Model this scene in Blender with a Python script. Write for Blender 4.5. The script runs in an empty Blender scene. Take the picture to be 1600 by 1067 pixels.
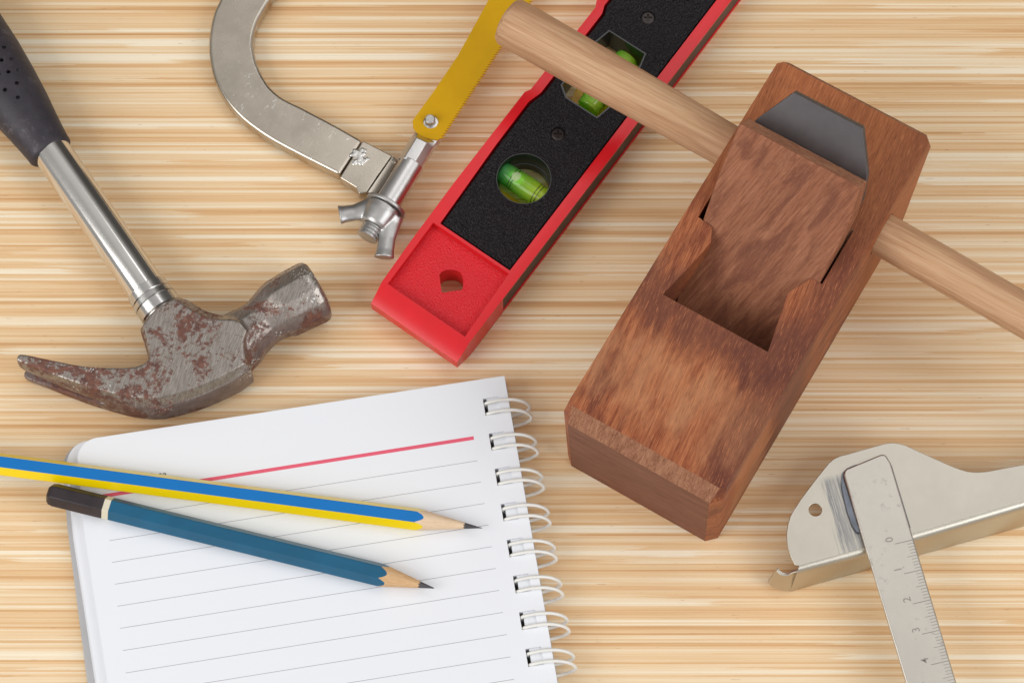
import bpy, bmesh, math, random
from mathutils import Vector, Matrix
random.seed(7)
SC = bpy.context.scene
COL = SC.collection
MM = 0.001

# ------------------------------------------------------------------ camera
TH = math.radians(20.0)
FPX = 4300.0
DIST = 912.0
cam_d = bpy.data.cameras.new('camera')
cam_d.sensor_width = 36.0
cam_d.lens = FPX / 1600 * 36
cam_d.clip_start = 0.01
cam_d.clip_end = 20
cam = bpy.data.objects.new('camera', cam_d)
COL.objects.link(cam)
cam.location = (0, -DIST * math.sin(TH) * MM, DIST * math.cos(TH) * MM)
cam.rotation_euler = (TH, 0, 0)
SC.camera = cam

# ------------------------------------------------------------------ world + lamps
world = bpy.data.worlds.new('World')
SC.world = world
world.use_nodes = True
bg = world.node_tree.nodes['Background']
_wt = world.node_tree
_tc = _wt.nodes.new('ShaderNodeTexCoord'); _sx = _wt.nodes.new('ShaderNodeSeparateXYZ'); _wt.links.new(_tc.outputs['Generated'], _sx.inputs[0])
_md = _wt.nodes.new('ShaderNodeMath'); _md.operation = 'MULTIPLY_ADD'; _wt.links.new(_sx.outputs[0], _md.inputs[0]); _md.inputs[1].default_value = 0.5; _md.inputs[2].default_value = 0.5
_rp = _wt.nodes.new('ShaderNodeValToRGB'); _wt.links.new(_md.outputs[0], _rp.inputs[0])
_st = [(0.0, 0.60), (0.22, 0.72), (0.36, 0.95), (0.47, 1.05), (0.60, 0.95), (0.66, 0.52), (0.74, 0.55), (0.82, 1.15), (1.0, 0.6)]
while len(_rp.color_ramp.elements) < len(_st): _rp.color_ramp.elements.new(0.5)
for _e, (_p, _c) in zip(_rp.color_ramp.elements, _st):
    _e.position = _p; _e.color = (_c, _c * 0.98, _c * 0.955, 1)
_ry = _wt.nodes.new('ShaderNodeValToRGB'); _wt.links.new(_sx.outputs[1], _ry.inputs[0])
_ry.color_ramp.elements[0].position = 0.50; _ry.color_ramp.elements[0].color = (1, 1, 1, 1)
_ry.color_ramp.elements[1].position = 0.78; _ry.color_ramp.elements[1].color = (0.22, 0.21, 0.20, 1)
_mx = _wt.nodes.new('ShaderNodeMix'); _mx.data_type = 'RGBA'; _mx.blend_type = 'MULTIPLY'; _mx.inputs[0].default_value = 1.0
_wt.links.new(_rp.outputs[0], _mx.inputs[6]); _wt.links.new(_ry.outputs[0], _mx.inputs[7])
_wt.links.new(_mx.outputs[2], bg.inputs[0])
bg.inputs[1].default_value = 0.635

def softbox(name, loc, target, sx, sy, power, color=(1, 1, 1)):
    d = bpy.data.lights.new(name, 'AREA')
    d.shape = 'RECTANGLE'; d.size = sx; d.size_y = sy; d.energy = power; d.color = color
    o = bpy.data.objects.new(name, d)
    COL.objects.link(o)
    o.location = loc
    v = Vector(target) - Vector(loc)
    o.rotation_euler = v.to_track_quat('-Z', 'Y').to_euler()
    return o
softbox('softbox_lamp', (-0.92, -0.42, 0.80), (0, 0, 0), 0.75, 0.80, 7.9, (1, 0.99, 0.98))
softbox('softbox_lamp', (0.86, -0.46, 0.88), (0, 0, 0), 0.72, 0.80, 5.9, (0.97, 0.985, 1))
softbox('softbox_lamp', (0.42, 0.30, 1.25), (0.1, 0, 0), 0.60, 0.50, 0.9, (1, 0.99, 0.98))

softbox('softbox_lamp', (0.12, 0.62, 1.20), (0.02, 0.05, 0), 0.36, 0.22, 0.55, (1, 1, 1))
SC.view_settings.view_transform = 'Standard'
SC.view_settings.look = 'None'
SC.view_settings.exposure = 0.0
SC.view_settings.gamma = 1.0
SC.view_settings.use_curve_mapping = False
SC.render.engine = 'CYCLES'
SC.cycles.max_bounces = 10
SC.cycles.transmission_bounces = 8

# ------------------------------------------------------------------ measuring: photograph pixel + height -> mm on the bench
CAM = Vector((0, -DIST * math.sin(TH), DIST * math.cos(TH)))
UP = Vector((0, math.cos(TH), math.sin(TH)))
FW = Vector((0, math.sin(TH), -math.cos(TH)))
def P(x, y, z=0.0):
    d = Vector((1, 0, 0)) * ((x - 800) / FPX) - UP * ((y - 533.5) / FPX) + FW
    t = (z - CAM.z) / d.z
    return CAM + d * t
class Frame:
    """local millimetre frame of a thing: origin on the bench, turned about the vertical"""
    def __init__(s, o, deg):
        s.o = Vector((o[0], o[1], o[2] if len(o) > 2 else 0.0)); s.a = math.radians(deg)
    def l(s, p):
        d = Vector(p) - s.o; c, n = math.cos(s.a), math.sin(s.a)
        return Vector((d.x * c + d.y * n, -d.x * n + d.y * c, d.z))
    def L(s, x, y, z):
        return s.l(P(x, y, z))
    def root(s, name, label, cat):
        e = bpy.data.objects.new(name, None)
        e.empty_display_size = 0.01
        COL.objects.link(e)
        e.location = s.o * MM; e.rotation_euler = (0, 0, s.a)
        e['label'] = label; e['category'] = cat
        return e

# ------------------------------------------------------------------ mesh building
class MB:
    def __init__(s): s.v = []; s.f = []
    def add(s, vs, fs):
        n = len(s.v); s.v += [tuple(v) for v in vs]; s.f += [[i + n for i in f] for f in fs]; return s
    def loft(s, rings, cap0=True, cap1=True, closed=True):
        n = len(rings[0]); vs = [v for r in rings for v in r]; fs = []
        for k in range(len(rings) - 1):
            for i in range(n if closed else n - 1):
                j = (i + 1) % n
                fs.append([k * n + i, k * n + j, (k + 1) * n + j, (k + 1) * n + i])
        if cap0: fs.append(list(range(n))[::-1])
        if cap1: fs.append([(len(rings) - 1) * n + i for i in range(n)])
        return s.add(vs, fs)
    def prism(s, pts, z0, z1):
        z0f = z0 if callable(z0) else (lambda p: z0)
        z1f = z1 if callable(z1) else (lambda p: z1)
        return s.loft([[(p[0], p[1], z0f(p)) for p in pts], [(p[0], p[1], z1f(p)) for p in pts]])
    def box(s, x0, x1, y0, y1, z0, z1):
        return s.prism([(x0, y0), (x1, y0), (x1, y1), (x0, y1)], z0, z1)
    def side(s, prof, y0, y1):
        return s.loft([[(a, y0, b) for a, b in prof], [(a, y1, b) for a, b in prof]])
    def tube(s, stations, n=32, flat=1.0, phase=0.0, cap=True):
        """stations: list of (point, radius) ; flat squashes the vertical radius"""
        rings = []
        for i, (p, r) in enumerate(stations):
            p = Vector(p)
            a = Vector(stations[max(i - 1, 0)][0]); b = Vector(stations[min(i + 1, len(stations) - 1)][0])
            d = (b - a)
            if d.length < 1e-9: d = Vector((1, 0, 0))
            d.normalize()
            side = d.cross(Vector((0, 0, 1)))
            if side.length < 1e-4: side = Vector((1, 0, 0))
            side.normalize(); up = side.cross(d).normalized()
            rings.append([p + side * (r * math.cos(phase + 2 * math.pi * k / n)) + up * (r * flat * math.sin(phase + 2 * math.pi * k / n)) for k in range(n)])
        return s.loft(rings, cap, cap)
    def sweep(s, path, r, n=10):
        return s.tube([(p, r) for p in path], n)

def make(name, mb, mat, parent=None, bevel=0.0, seg=2, smooth=35, cuts=(), remesh=0.0, union=False, bang=30, sub=0, thing=None):
    me = bpy.data.meshes.new(name)
    me.from_pydata([(v[0] * MM, v[1] * MM, v[2] * MM) for v in mb.v], [], mb.f)
    bm = bmesh.new(); bm.from_mesh(me)
    bmesh.ops.recalc_face_normals(bm, faces=bm.faces)
    bm.to_mesh(me); bm.free()
    o = bpy.data.objects.new(name, me)
    COL.objects.link(o)
    me.materials.append(mat)
    tmp = []
    for c in cuts:
        cm = bpy.data.meshes.new('cut')
        cm.from_pydata([(v[0] * MM, v[1] * MM, v[2] * MM) for v in c.v], [], c.f)
        bm = bmesh.new(); bm.from_mesh(cm); bmesh.ops.recalc_face_normals(bm, faces=bm.faces); bm.to_mesh(cm); bm.free()
        co = bpy.data.objects.new('cut', cm); COL.objects.link(co); tmp.append(co)
        m = o.modifiers.new('b', 'BOOLEAN'); m.operation = 'DIFFERENCE'; m.object = co; m.solver = 'EXACT'
        m.use_self = True
    if remesh:
        m = o.modifiers.new('r', 'REMESH'); m.mode = 'VOXEL'; m.voxel_size = remesh * MM
        m = o.modifiers.new('s', 'SMOOTH'); m.iterations = 7; m.factor = 0.5
    if bevel:
        for p in me.polygons: p.use_smooth = True
        m = o.modifiers.new('v', 'BEVEL'); m.width = bevel * MM; m.segments = seg
        m.limit_method = 'ANGLE'; m.angle_limit = math.radians(bang); m.harden_normals = False
        m.use_clamp_overlap = True
    if bevel:
        m = o.modifiers.new('w', 'WEIGHTED_NORMAL'); m.mode = 'FACE_AREA'; m.weight = 100; m.keep_sharp = False
    if sub:
        m = o.modifiers.new('u', 'SUBSURF'); m.levels = sub; m.render_levels = sub
    if o.modifiers:
        dg = bpy.context.evaluated_depsgraph_get()
        nm = bpy.data.meshes.new_from_object(o.evaluated_get(dg))
        o.modifiers.clear(); o.data = nm; bpy.data.meshes.remove(me); nm.name = name
        if not len(nm.materials): nm.materials.append(mat)
    for c in tmp:
        cm = c.data; bpy.data.objects.remove(c); bpy.data.meshes.remove(cm)
    me = o.data
    if smooth and not bevel:
        for p in me.polygons: p.use_smooth = True
        if smooth < 180: me.set_sharp_from_angle(angle=math.radians(smooth))
    if parent: o.parent = parent
    return o

def text_mb(body, size, loc, rot=0.0, depth=0.03, bold=0.0):
    """flat lettering as geometry in the thing's own frame (mm)"""
    c = bpy.data.curves.new('txt', 'FONT'); c.body = body; c.size = size; c.offset = bold
    c.resolution_u = 4; c.fill_mode = 'BOTH'; c.extrude = depth / 2
    o = bpy.data.objects.new('txt', c); COL.objects.link(o)
    dg = bpy.context.evaluated_depsgraph_get()
    me = bpy.data.meshes.new_from_object(o.evaluated_get(dg))
    ca, sa = math.cos(rot), math.sin(rot)
    mb = MB()
    mb.add([(loc[0] + v.co.x * ca - v.co.y * sa, loc[1] + v.co.x * sa + v.co.y * ca, loc[2] + v.co.z) for v in me.vertices], [list(p.vertices) for p in me.polygons])
    bpy.data.objects.remove(o); bpy.data.curves.remove(c); bpy.data.meshes.remove(me)
    return mb

# ------------------------------------------------------------------ materials
class NT:
    def __init__(s, name):
        s.m = bpy.data.materials.new(name); s.m.use_nodes = True
        s.t = s.m.node_tree; s.b = s.t.nodes['Principled BSDF']; s.out = s.t.nodes['Material Output']
        tc = s.t.nodes.new('ShaderNodeTexCoord'); s.co = tc.outputs['Object']
    def n(s, typ, **kw):
        nd = s.t.nodes.new(typ)
        for k, v in kw.items():
            if k.startswith('_'): setattr(nd, k[1:], v)
        return nd
    def link(s, a, b): s.t.links.new(a, b)
    def put(s, sock, v):
        if isinstance(v, bpy.types.NodeSocket): s.link(v, sock)
        else: sock.default_value = v
    def mapping(s, scale=(1, 1, 1), rot=(0, 0, 0), loc=(0, 0, 0), src=None):
        nd = s.n('ShaderNodeMapping'); s.link(src or s.co, nd.inputs[0])
        nd.inputs['Scale'].default_value = scale; nd.inputs['Rotation'].default_value = rot; nd.inputs['Location'].default_value = loc
        return nd.outputs[0]
    def noise(s, scale, detail=3, rough=0.55, vec=None, dist=0.0, dim='3D'):
        nd = s.n('ShaderNodeTexNoise'); nd.noise_dimensions = dim
        s.link(vec or s.co, nd.inputs['Vector'])
        nd.inputs['Scale'].default_value = scale; nd.inputs['Detail'].default_value = detail
        nd.inputs['Roughness'].default_value = rough; nd.inputs['Distortion'].default_value = dist
        return nd.outputs[0]
    def ramp(s, fac, stops, interp='LINEAR'):
        nd = s.n('ShaderNodeValToRGB'); s.link(fac, nd.inputs[0]); e = nd.color_ramp.elements
        nd.color_ramp.interpolation = interp
        while len(e) < len(stops): e.new(0.5)
        for i, (p, c) in enumerate(stops):
            e[i].position = p; e[i].color = (c, c, c, 1) if isinstance(c, (int, float)) else (*c, 1)
        return nd.outputs[0]
    def mix(s, f, a, b, mode='MIX'):
        nd = s.n('ShaderNodeMix'); nd.data_type = 'RGBA'; nd.blend_type = mode
        s.put(nd.inputs[0], f)
        for sock, v in ((nd.inputs[6], a), (nd.inputs[7], b)):
            if isinstance(v, tuple) and len(v) == 3: v = (*v, 1)
            s.put(sock, v)
        return nd.outputs[2]
    def math(s, op, a, b=0.0, c=None):
        nd = s.n('ShaderNodeMath'); nd.operation = op; s.put(nd.inputs[0], a); s.put(nd.inputs[1], b)
        if c is not None: s.put(nd.inputs[2], c)
        return nd.outputs[0]
    def xyz(s, vec=None):
        nd = s.n('ShaderNodeSeparateXYZ'); s.link(vec or s.co, nd.inputs[0]); return nd.outputs
    def comb(s, x, y, z):
        nd = s.n('ShaderNodeCombineXYZ'); s.put(nd.inputs[0], x); s.put(nd.inputs[1], y); s.put(nd.inputs[2], z); return nd.outputs[0]
    def white(s, vec):
        nd = s.n('ShaderNodeTexWhiteNoise'); nd.noise_dimensions = '3D'; s.link(vec, nd.inputs['Vector']); return nd.outputs[0]
    def bump(s, h, strength=0.3, dist=0.0003, normal=None):
        nd = s.n('ShaderNodeBump'); nd.inputs['Strength'].default_value = strength; nd.inputs['Distance'].default_value = dist
        s.link(h, nd.inputs['Height'])
        if normal: s.link(normal, nd.inputs['Normal'])
        s.link(nd.outputs[0], s.b.inputs['Normal']); return nd.outputs[0]
    def set(s, **kw):
        names = dict(color='Base Color', rough='Roughness', metal='Metallic', spec='Specular IOR Level', ior='IOR', trans='Transmission Weight', coat='Coat Weight', coatr='Coat Roughness', sss='Subsurface Weight', alpha='Alpha', aniso='Anisotropic')
        for k, v in kw.items():
            if isinstance(v, tuple) and len(v) == 3: v = (*v, 1)
            s.put(s.b.inputs[names[k]], v)
        return s.m

def m_table():
    t = NT('striped_bamboo')
    x, y, z = t.xyz()
    wav = t.noise(1.0, 2, 0.5, t.comb(t.math('MULTIPLY', x, 9.0), t.math('MULTIPLY', y, 90.0), 0.0))
    yy = t.math('ADD', y, t.math('MULTIPLY', t.math('SUBTRACT', wav, 0.5), 0.0005))
    def rows(pitch, warp, wfreq, seglen, seed, rag):
        wv = t.noise(1.0, 1, 0.5, t.comb(seed, t.math('MULTIPLY', y, wfreq), 3.3))
        yw = t.math('ADD', t.math('MULTIPLY', yy, 1 / pitch), t.math('MULTIPLY', wv, warp))
        row = t.math('FLOOR', yw); fr = t.math('FRACT', yw)
        rr = t.white(t.comb(row, seed, 0.0))
        xn = t.noise(1.0, 3, 0.7, t.comb(t.math('MULTIPLY', x, 30.0), t.math('MULTIPLY', y, 2600.0), 5.0 + seed))
        seg = t.math('FLOOR', t.math('ADD', t.math('ADD', t.math('MULTIPLY', x, 1 / seglen), t.math('MULTIPLY', xn, rag)), t.math('MULTIPLY', rr, 57.0)))
        return t.white(t.comb(row, seg, 4.0 + seed)), fr
    ta, fa = rows(0.0024, 2.6, 150.0, 0.36, 1.0, 0.20)
    tb_, fb = rows(0.00085, 3.0, 310.0, 0.22, 9.0, 0.40)
    tc_, fc_ = rows(0.0016, 2.0, 260.0, 0.10, 21.0, 0.40)
    v1 = t.noise(1.0, 3, 0.55, t.comb(t.math('MULTIPLY', x, 8.0), t.math('MULTIPLY', yy, 420.0), t.math('MULTIPLY', ta, 0.5)))
    v2 = t.noise(1.0, 4, 0.65, t.comb(t.math('MULTIPLY', x, 14.0), t.math('MULTIPLY', yy, 1500.0), 7.0))
    v3 = t.noise(1.0, 2, 0.5, t.comb(t.math('MULTIPLY', x, 2.5), t.math('MULTIPLY', y, 45.0), 1.0))
    hl = t.ramp(tc_, [(0.86, 0.0), (0.90, 0.20)])
    ed = t.ramp(fa, [(0.0, 0.0), (0.07, 1.0), (0.85, 1.0), (1.0, 0.35)])
    a = t.math('ADD', t.math('MULTIPLY', ta, 0.12), hl)
    a = t.math('ADD', a, t.math('MULTIPLY', tb_, 0.33))
    a = t.math('ADD', a, t.math('MULTIPLY', v1, 0.40))
    a = t.math('ADD', a, t.math('MULTIPLY', v2, 0.38))
    a = t.math('ADD', a, t.math('MULTIPLY', v3, 0.10))
    a = t.math('ADD', a, t.math('MULTIPLY', ed, 0.13))
    a = t.math('SUBTRACT', a, 0.29)
    col = t.ramp(a, [(0.14, (0.49, 0.245, 0.10)), (0.28, (0.67, 0.390, 0.180)), (0.42, (0.78, 0.515, 0.275)), (0.58, (0.835, 0.62, 0.38)), (0.76, (0.91, 0.79, 0.60))])
    sp = t.noise(1.0, 2, 0.6, t.comb(t.math('MULTIPLY', x, 160.0), t.math('MULTIPLY', y, 1900.0), 2.0))
    spm = t.ramp(sp, [(0.69, 0.0), (0.76, 0.6)])
    col = t.mix(spm, col, (0.38, 0.19, 0.085))
    t.bump(t.math('ADD', t.math('MULTIPLY', ed, 0.5), t.math('MULTIPLY', v2, 0.8)), 0.22, 0.0004)
    return t.set(color=col, rough=0.5, spec=0.35)

def m_wood(name, dark, mid, light, blotch=None, bsc=(38, 95, 95), grain=(40, 900, 900), rough=0.55, ring=0.0, extra=None, pores=0.5, bumps=0.35, rot=(0, 0, 0)):
    t = NT(name)
    base = t.mapping((1, 1, 1), rot)
    g1 = t.noise(1.0, 4, 0.6, t.mapping(grain, src=base), 0.3)
    g2 = t.noise(1.0, 3, 0.6, t.mapping(tuple(q * 0.28 for q in grain), src=base), 0.6)
    g3 = t.noise(1.0, 3, 0.65, t.mapping(tuple(q * 2.1 for q in grain), src=base))
    a = t.math('ADD', t.math('ADD', t.math('MULTIPLY', g1, 0.52), t.math('MULTIPLY', g2, 0.30)), t.math('MULTIPLY', g3, 0.30))
    col = t.ramp(a, [(0.36, dark), (0.52, mid), (0.70, light)])
    if blotch:
        bn = t.noise(1.0, 4, 0.6, t.mapping(bsc, loc=(0.7, 0.1, 0.3), src=base), 0.8)
        bm_ = t.ramp(bn, [(0.47, 0.0), (0.66, 0.8)])
        col = t.mix(bm_, col, blotch)
    if extra: col = extra(t, col)
    po = t.noise(1.0, 2, 0.6, t.mapping(tuple(q * w for q, w in zip(grain, (4.5, 2.6, 2.6))), src=base))
    pm = t.ramp(po, [(0.58, 0.0), (0.70, pores)])
    col = t.mix(pm, col, tuple(c * 0.45 for c in dark))
    pl = t.ramp(po, [(0.30, pores * 0.8), (0.42, 0.0)])
    col = t.mix(pl, col, tuple(min(1, c * 1.5) for c in light))
    t.bump(t.math('ADD', po, t.math('MULTIPLY', g1, 0.6)), bumps, 0.00025)
    return t.set(color=col, rough=rough, spec=0.16)

def m_metal(name, color, rough, vary=0.1, scratch=0.0, dirt=None, dirt_amt=(0.6, 0.75), bumps=0.05, bscale=900, metal=1.0, extra=None):
    t = NT(name)
    n1 = t.noise(60, 4, 0.6)
    n2 = t.noise(1.0, 3, 0.6, t.mapping((200, 2600, 2600)))
    c2 = tuple(c * (1 - vary * 2.0) for c in color)
    col = t.mix(t.ramp(n1, [(0.35, 0.0), (0.65, 1.0)]), c2, color)
    if dirt:
        dn = t.noise(420, 5, 0.75)
        dm = t.ramp(t.math('ADD', t.math('MULTIPLY', dn, 0.7), t.math('MULTIPLY', n1, 0.3)), [(dirt_amt[0], 0.0), (dirt_amt[1], 0.8)])
        col = t.mix(dm, col, dirt)
    if extra: col = extra(t, col)
    rv = min(0.16, rough * 0.5)
    r = t.math('ADD', t.math('MULTIPLY', n1, rv), rough - rv / 2)
    t.bump(t.math('ADD', t.noise(bscale, 3, 0.6), t.math('MULTIPLY', n2, scratch)), bumps, 0.0002)
    return t.set(color=col, rough=r, metal=metal)

def m_plain(name, color, rough=0.5, spec=0.5, grain=0.0, gscale=1800, gdist=0.0003, vary=0.04, coat=0.0, sss=0.0, coatr=0.1):
    t = NT(name)
    n = t.noise(90, 4, 0.6)
    col = t.mix(t.ramp(n, [(0.3, 0.0), (0.7, 1.0)]), tuple(c * (1 - vary) for c in color), tuple(min(1, c * (1 + vary)) for c in color))
    if grain: t.bump(t.noise(gscale, 3, 0.6), grain, gdist)
    return t.set(color=col, rough=rough, spec=spec, coat=coat, sss=sss, coatr=coatr)

M = {}
M['table'] = m_table()
def plane_marks(t, col):
    x, y, z = t.xyz()
    # worn pale hollow on the front of the block, dark handled band before the throat, dark arrises
    wob = t.math('MULTIPLY', t.math('SUBTRACT', t.noise(1.0, 4, 0.65, t.mapping((60, 220, 60))), 0.5), 0.030)
    xx = t.math('ADD', x, wob)
    band = t.ramp(xx, [(0.031, 0.0), (0.040, 0.75), (0.052, 0.70), (0.062, 0.0)])
    worn = t.ramp(xx, [(0.006, 0.0), (0.012, 0.7), (0.026, 0.7), (0.036, 0.0)])
    worny = t.ramp(t.math('ADD', y, wob), [(0.0, 0.25), (1.0, 0.25)])
    col = t.mix(t.math('MULTIPLY', worn, t.ramp(t.noise(1.0, 3, 0.6, t.mapping((45, 160, 160))), [(0.35, 0.2), (0.6, 0.9)])), col, (0.52, 0.24, 0.115))
    col = t.mix(band, col, (0.130, 0.046, 0.032))
    ye = t.math('ADD', y, t.math('MULTIPLY', wob, 0.35))
    yn = t.math('ADD', t.math('MULTIPLY', ye, 10.0), 0.6)          # y -0.055 -> .05 ; 0 -> .6
    side = t.ramp(yn, [(0.06, 0.8), (0.13, 0.55), (0.19, 0.0)])
    col = t.mix(t.math('MULTIPLY', side, t.ramp(z, [(0.0, 0.0), (0.052, 0.0), (0.056, 1.0)])), col, (0.135, 0.045, 0.030))
    tail = t.ramp(xx, [(0.085, 0.0), (0.105, 0.45)])
    col = t.mix(tail, col, (0.42, 0.145, 0.052))
    return col
M['block'] = m_wood('reddish_hardwood', (0.150, 0.038, 0.020), (0.300, 0.088, 0.037), (0.475, 0.175, 0.075), blotch=(0.125, 0.032, 0.022), grain=(60, 1500, 1500), rough=0.5, rot=(0, 0, math.radians(-7)), extra=plane_marks)
M['wedge'] = m_wood('wedge_hardwood', (0.165, 0.058, 0.032), (0.280, 0.106, 0.056), (0.39, 0.172, 0.096), blotch=(0.17, 0.060, 0.036), bsc=(60, 170, 90), grain=(95, 1500, 900), rough=0.6, bumps=0.10, pores=0.3, rot=(0, math.radians(45), math.radians(14)))
M['wedge_end'] = m_wood('wedge_end_grain', (0.20, 0.075, 0.045), (0.34, 0.145, 0.08), (0.50, 0.25, 0.14), grain=(1200, 300, 1200), rough=0.7, pores=0.8)
M['block_end'] = m_wood('block_end_grain', (0.125, 0.050, 0.032), (0.20, 0.085, 0.055), (0.27, 0.125, 0.08), grain=(900, 90, 1300), rough=0.7, pores=0.35, bumps=0.2)
M['block_chamfer'] = m_wood('chamfer_end_grain', (0.14, 0.052, 0.03), (0.26, 0.112, 0.062), (0.40, 0.20, 0.115), grain=(420, 1900, 420), rough=0.7, pores=0.55, bumps=0.3)
M['rod'] = m_wood('pale_rod_wood', (0.36, 0.18, 0.092), (0.535, 0.315, 0.175), (0.64, 0.415, 0.255), grain=(1100, 26, 1100), rough=0.55, pores=0.28, bumps=0.22, blotch=(0.42, 0.22, 0.118), bsc=(170, 14, 170))
M['iron'] = m_metal('dark_blade_steel', (0.135, 0.125, 0.130), 0.5, 0.12, 0.5, metal=0.75)
M['iron_edge'] = m_metal('bright_blade_edge', (0.50, 0.49, 0.48), 0.35, 0.1)
def scratches(t, col):
    n = t.noise(1.0, 2, 0.5, t.mapping((50, 260, 50), (0, 0, 0.9)), 1.5)
    d = t.math('ABSOLUTE', t.math('SUBTRACT', n, 0.5))
    th = t.ramp(d, [(0.0, 1.0), (0.012, 0.0)])
    br = t.ramp(t.noise(500, 3, 0.7), [(0.50, 0.0), (0.58, 1.0)])
    pt = t.ramp(t.noise(25, 2, 0.5), [(0.48, 0.0), (0.56, 1.0)])
    return t.mix(t.math('MULTIPLY', t.math('MULTIPLY', th, br), pt), col, (0.90, 0.88, 0.85))
M['chrome'] = m_metal('chrome_tube', (0.76, 0.74, 0.71), 0.12, 0.04, 0.0, dirt=(0.30, 0.27, 0.24), dirt_amt=(0.70, 0.75), bumps=0.0)
M['ferrule'] = m_metal('brushed_ferrule', (0.66, 0.65, 0.63), 0.22, 0.08, 0.5, bumps=0.06)
M['nickel'] = m_metal('nickel_bar', (0.58, 0.52, 0.44), 0.27, 0.10, 0.5, dirt=(0.35, 0.30, 0.25), dirt_amt=(0.62, 0.74), bumps=0.03, extra=scratches)
M['zinc'] = m_metal('zinc_castings', (0.60, 0.59, 0.58), 0.40, 0.14, 0.6, dirt=(0.20, 0.19, 0.18), dirt_amt=(0.60, 0.72), bumps=0.16)
M['sleeve'] = m_metal('plated_sleeve', (0.72, 0.70, 0.69), 0.30, 0.08, 0.6, dirt=(0.36, 0.33, 0.32), dirt_amt=(0.60, 0.72), bumps=0.07)
M['weld'] = m_metal('weld_bead', (0.75, 0.73, 0.70), 0.25, 0.1, 0, bumps=0.5, bscale=1600)
M['tin'] = m_metal('pressed_sheet_steel', (0.60, 0.565, 0.49), 0.36, 0.045, 0.6, dirt=(0.34, 0.31, 0.27), dirt_amt=(0.66, 0.76), bumps=0.04)
M['rule'] = m_metal('rule_steel', (0.575, 0.54, 0.485), 0.36, 0.06, 0.6, dirt=(0.24, 0.20, 0.20), dirt_amt=(0.56, 0.70), bumps=0.05)
M['groove'] = m_metal('stamped_scale', (0.36, 0.34, 0.31), 0.45, 0.1, 0)
M['tarnish'] = m_metal('blued_tarnish', (0.20, 0.215, 0.25), 0.3, 0.25, 0.8, bumps=0.2)
M['rubber'] = m_plain('black_rubber', (0.028, 0.023, 0.032), 0.5, 0.45, 0.25, 2500, 0.0001, 0.25)
def m_rubber():
    t = NT('black_rubber')
    a = t.noise(130, 5, 0.75); b = t.noise(800, 4, 0.75)
    m = t.ramp(t.math('ADD', t.math('MULTIPLY', a, 0.6), t.math('MULTIPLY', b, 0.4)), [(0.56, 0.0), (0.68, 0.55)])
    col = t.mix(t.ramp(a, [(0.35, 0.0), (0.65, 1.0)]), (0.024, 0.020, 0.028), (0.038, 0.032, 0.041))
    col = t.mix(m, col, (0.17, 0.155, 0.165))
    t.bump(t.math('ADD', b, a), 0.25, 0.0003)
    return t.set(color=col, rough=0.5, spec=0.45)
M['rubber'] = m_rubber()
M['red'] = m_plain('red_plastic', (0.72, 0.010, 0.018), 0.30, 0.45, 0.05, 1500, 0.0001, 0.05)
M['red_grain'] = m_plain('grained_red_plastic', (0.74, 0.013, 0.024), 0.30, 0.45, 0.8, 1700, 0.0007, 0.03)
M['black'] = m_plain('grained_black_plastic', (0.0085, 0.007, 0.0095), 0.27, 0.5, 1.0, 1600, 0.0011, 0.15)
def m_black():
    t = NT('grained_black_plastic')
    n = t.noise(1050, 2, 0.55); f = t.noise(1900, 2, 0.6)
    col = t.mix(t.ramp(f, [(0.45, 0.0), (0.65, 1.0)]), (0.008, 0.0065, 0.009), (0.036, 0.030, 0.036))  # lighter specks paint the glints of the grain into the colour
    t.bump(t.math('ADD', n, t.math('MULTIPLY', f, 0.6)), 1.0, 0.0024)
    return t.set(color=col, rough=0.20, spec=0.5)
M['black'] = m_black()
M['rim'] = m_plain('smooth_black_plastic', (0.010, 0.009, 0.011), 0.22, 0.5)
M['screw'] = m_metal('dark_screw', (0.10, 0.085, 0.082), 0.55, 0.2, 0, bumps=0.2)
M['magnet'] = m_plain('brown_magnet', (0.075, 0.048, 0.038), 0.5, 0.4, 0.3, 900, 0.0002, 0.2)
M['yellow_paint'] = m_plain('yellow_blade_paint', (0.60, 0.33, 0.0), 0.42, 0.2, 0.06, 900, 0.0001, 0.06)
M['pencil_yellow'] = m_plain('yellow_lacquer', (0.93, 0.68, 0.0), 0.28, 0.5, 0.0, vary=0.01, coat=0.3)
M['pencil_blue'] = m_plain('blue_lacquer', (0.0, 0.165, 0.50), 0.32, 0.35, 0.0, vary=0.02, coat=0.05)
M['pencil_teal'] = m_plain('petrol_lacquer', (0.005, 0.100, 0.195), 0.3, 0.4, 0.08, 500, 0.0001, 0.10, coat=0.05)
M['pencil_cap'] = m_plain('dark_dipped_cap', (0.030, 0.022, 0.025), 0.36, 0.4, 0.3, 700, 0.0002, 0.5)
M['cream'] = m_plain('cream_band', (0.70, 0.64, 0.50), 0.35)
M['cedar'] = m_wood('sharpened_pale_wood', (0.66, 0.46, 0.29), (0.74, 0.55, 0.37), (0.80, 0.62, 0.44), grain=(60, 1600, 1600), rough=0.6, pores=0.12, bumps=0.15)
M['cedar2'] = m_wood('sharpened_cedar', (0.52, 0.29, 0.135), (0.62, 0.385, 0.20), (0.70, 0.47, 0.27), grain=(60, 1600, 1600), rough=0.6, pores=0.2, bumps=0.2)
M['graphite'] = m_metal('graphite', (0.13, 0.12, 0.13), 0.34, 0.15, 0, metal=0.6, bumps=0.2)
M['cover'] = m_plain('grey_card', (0.50, 0.50, 0.51), 0.6, 0.3)
M['ring'] = m_plain('white_coated_wire', (0.82, 0.81, 0.77), 0.3, 0.5, vary=0.02)
M['redink'] = m_plain('red_ink', (0.78, 0.125, 0.19), 0.7, 0.2)
M['greyink'] = m_plain('grey_ink', (0.38, 0.38, 0.405), 0.7, 0.2)
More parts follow.
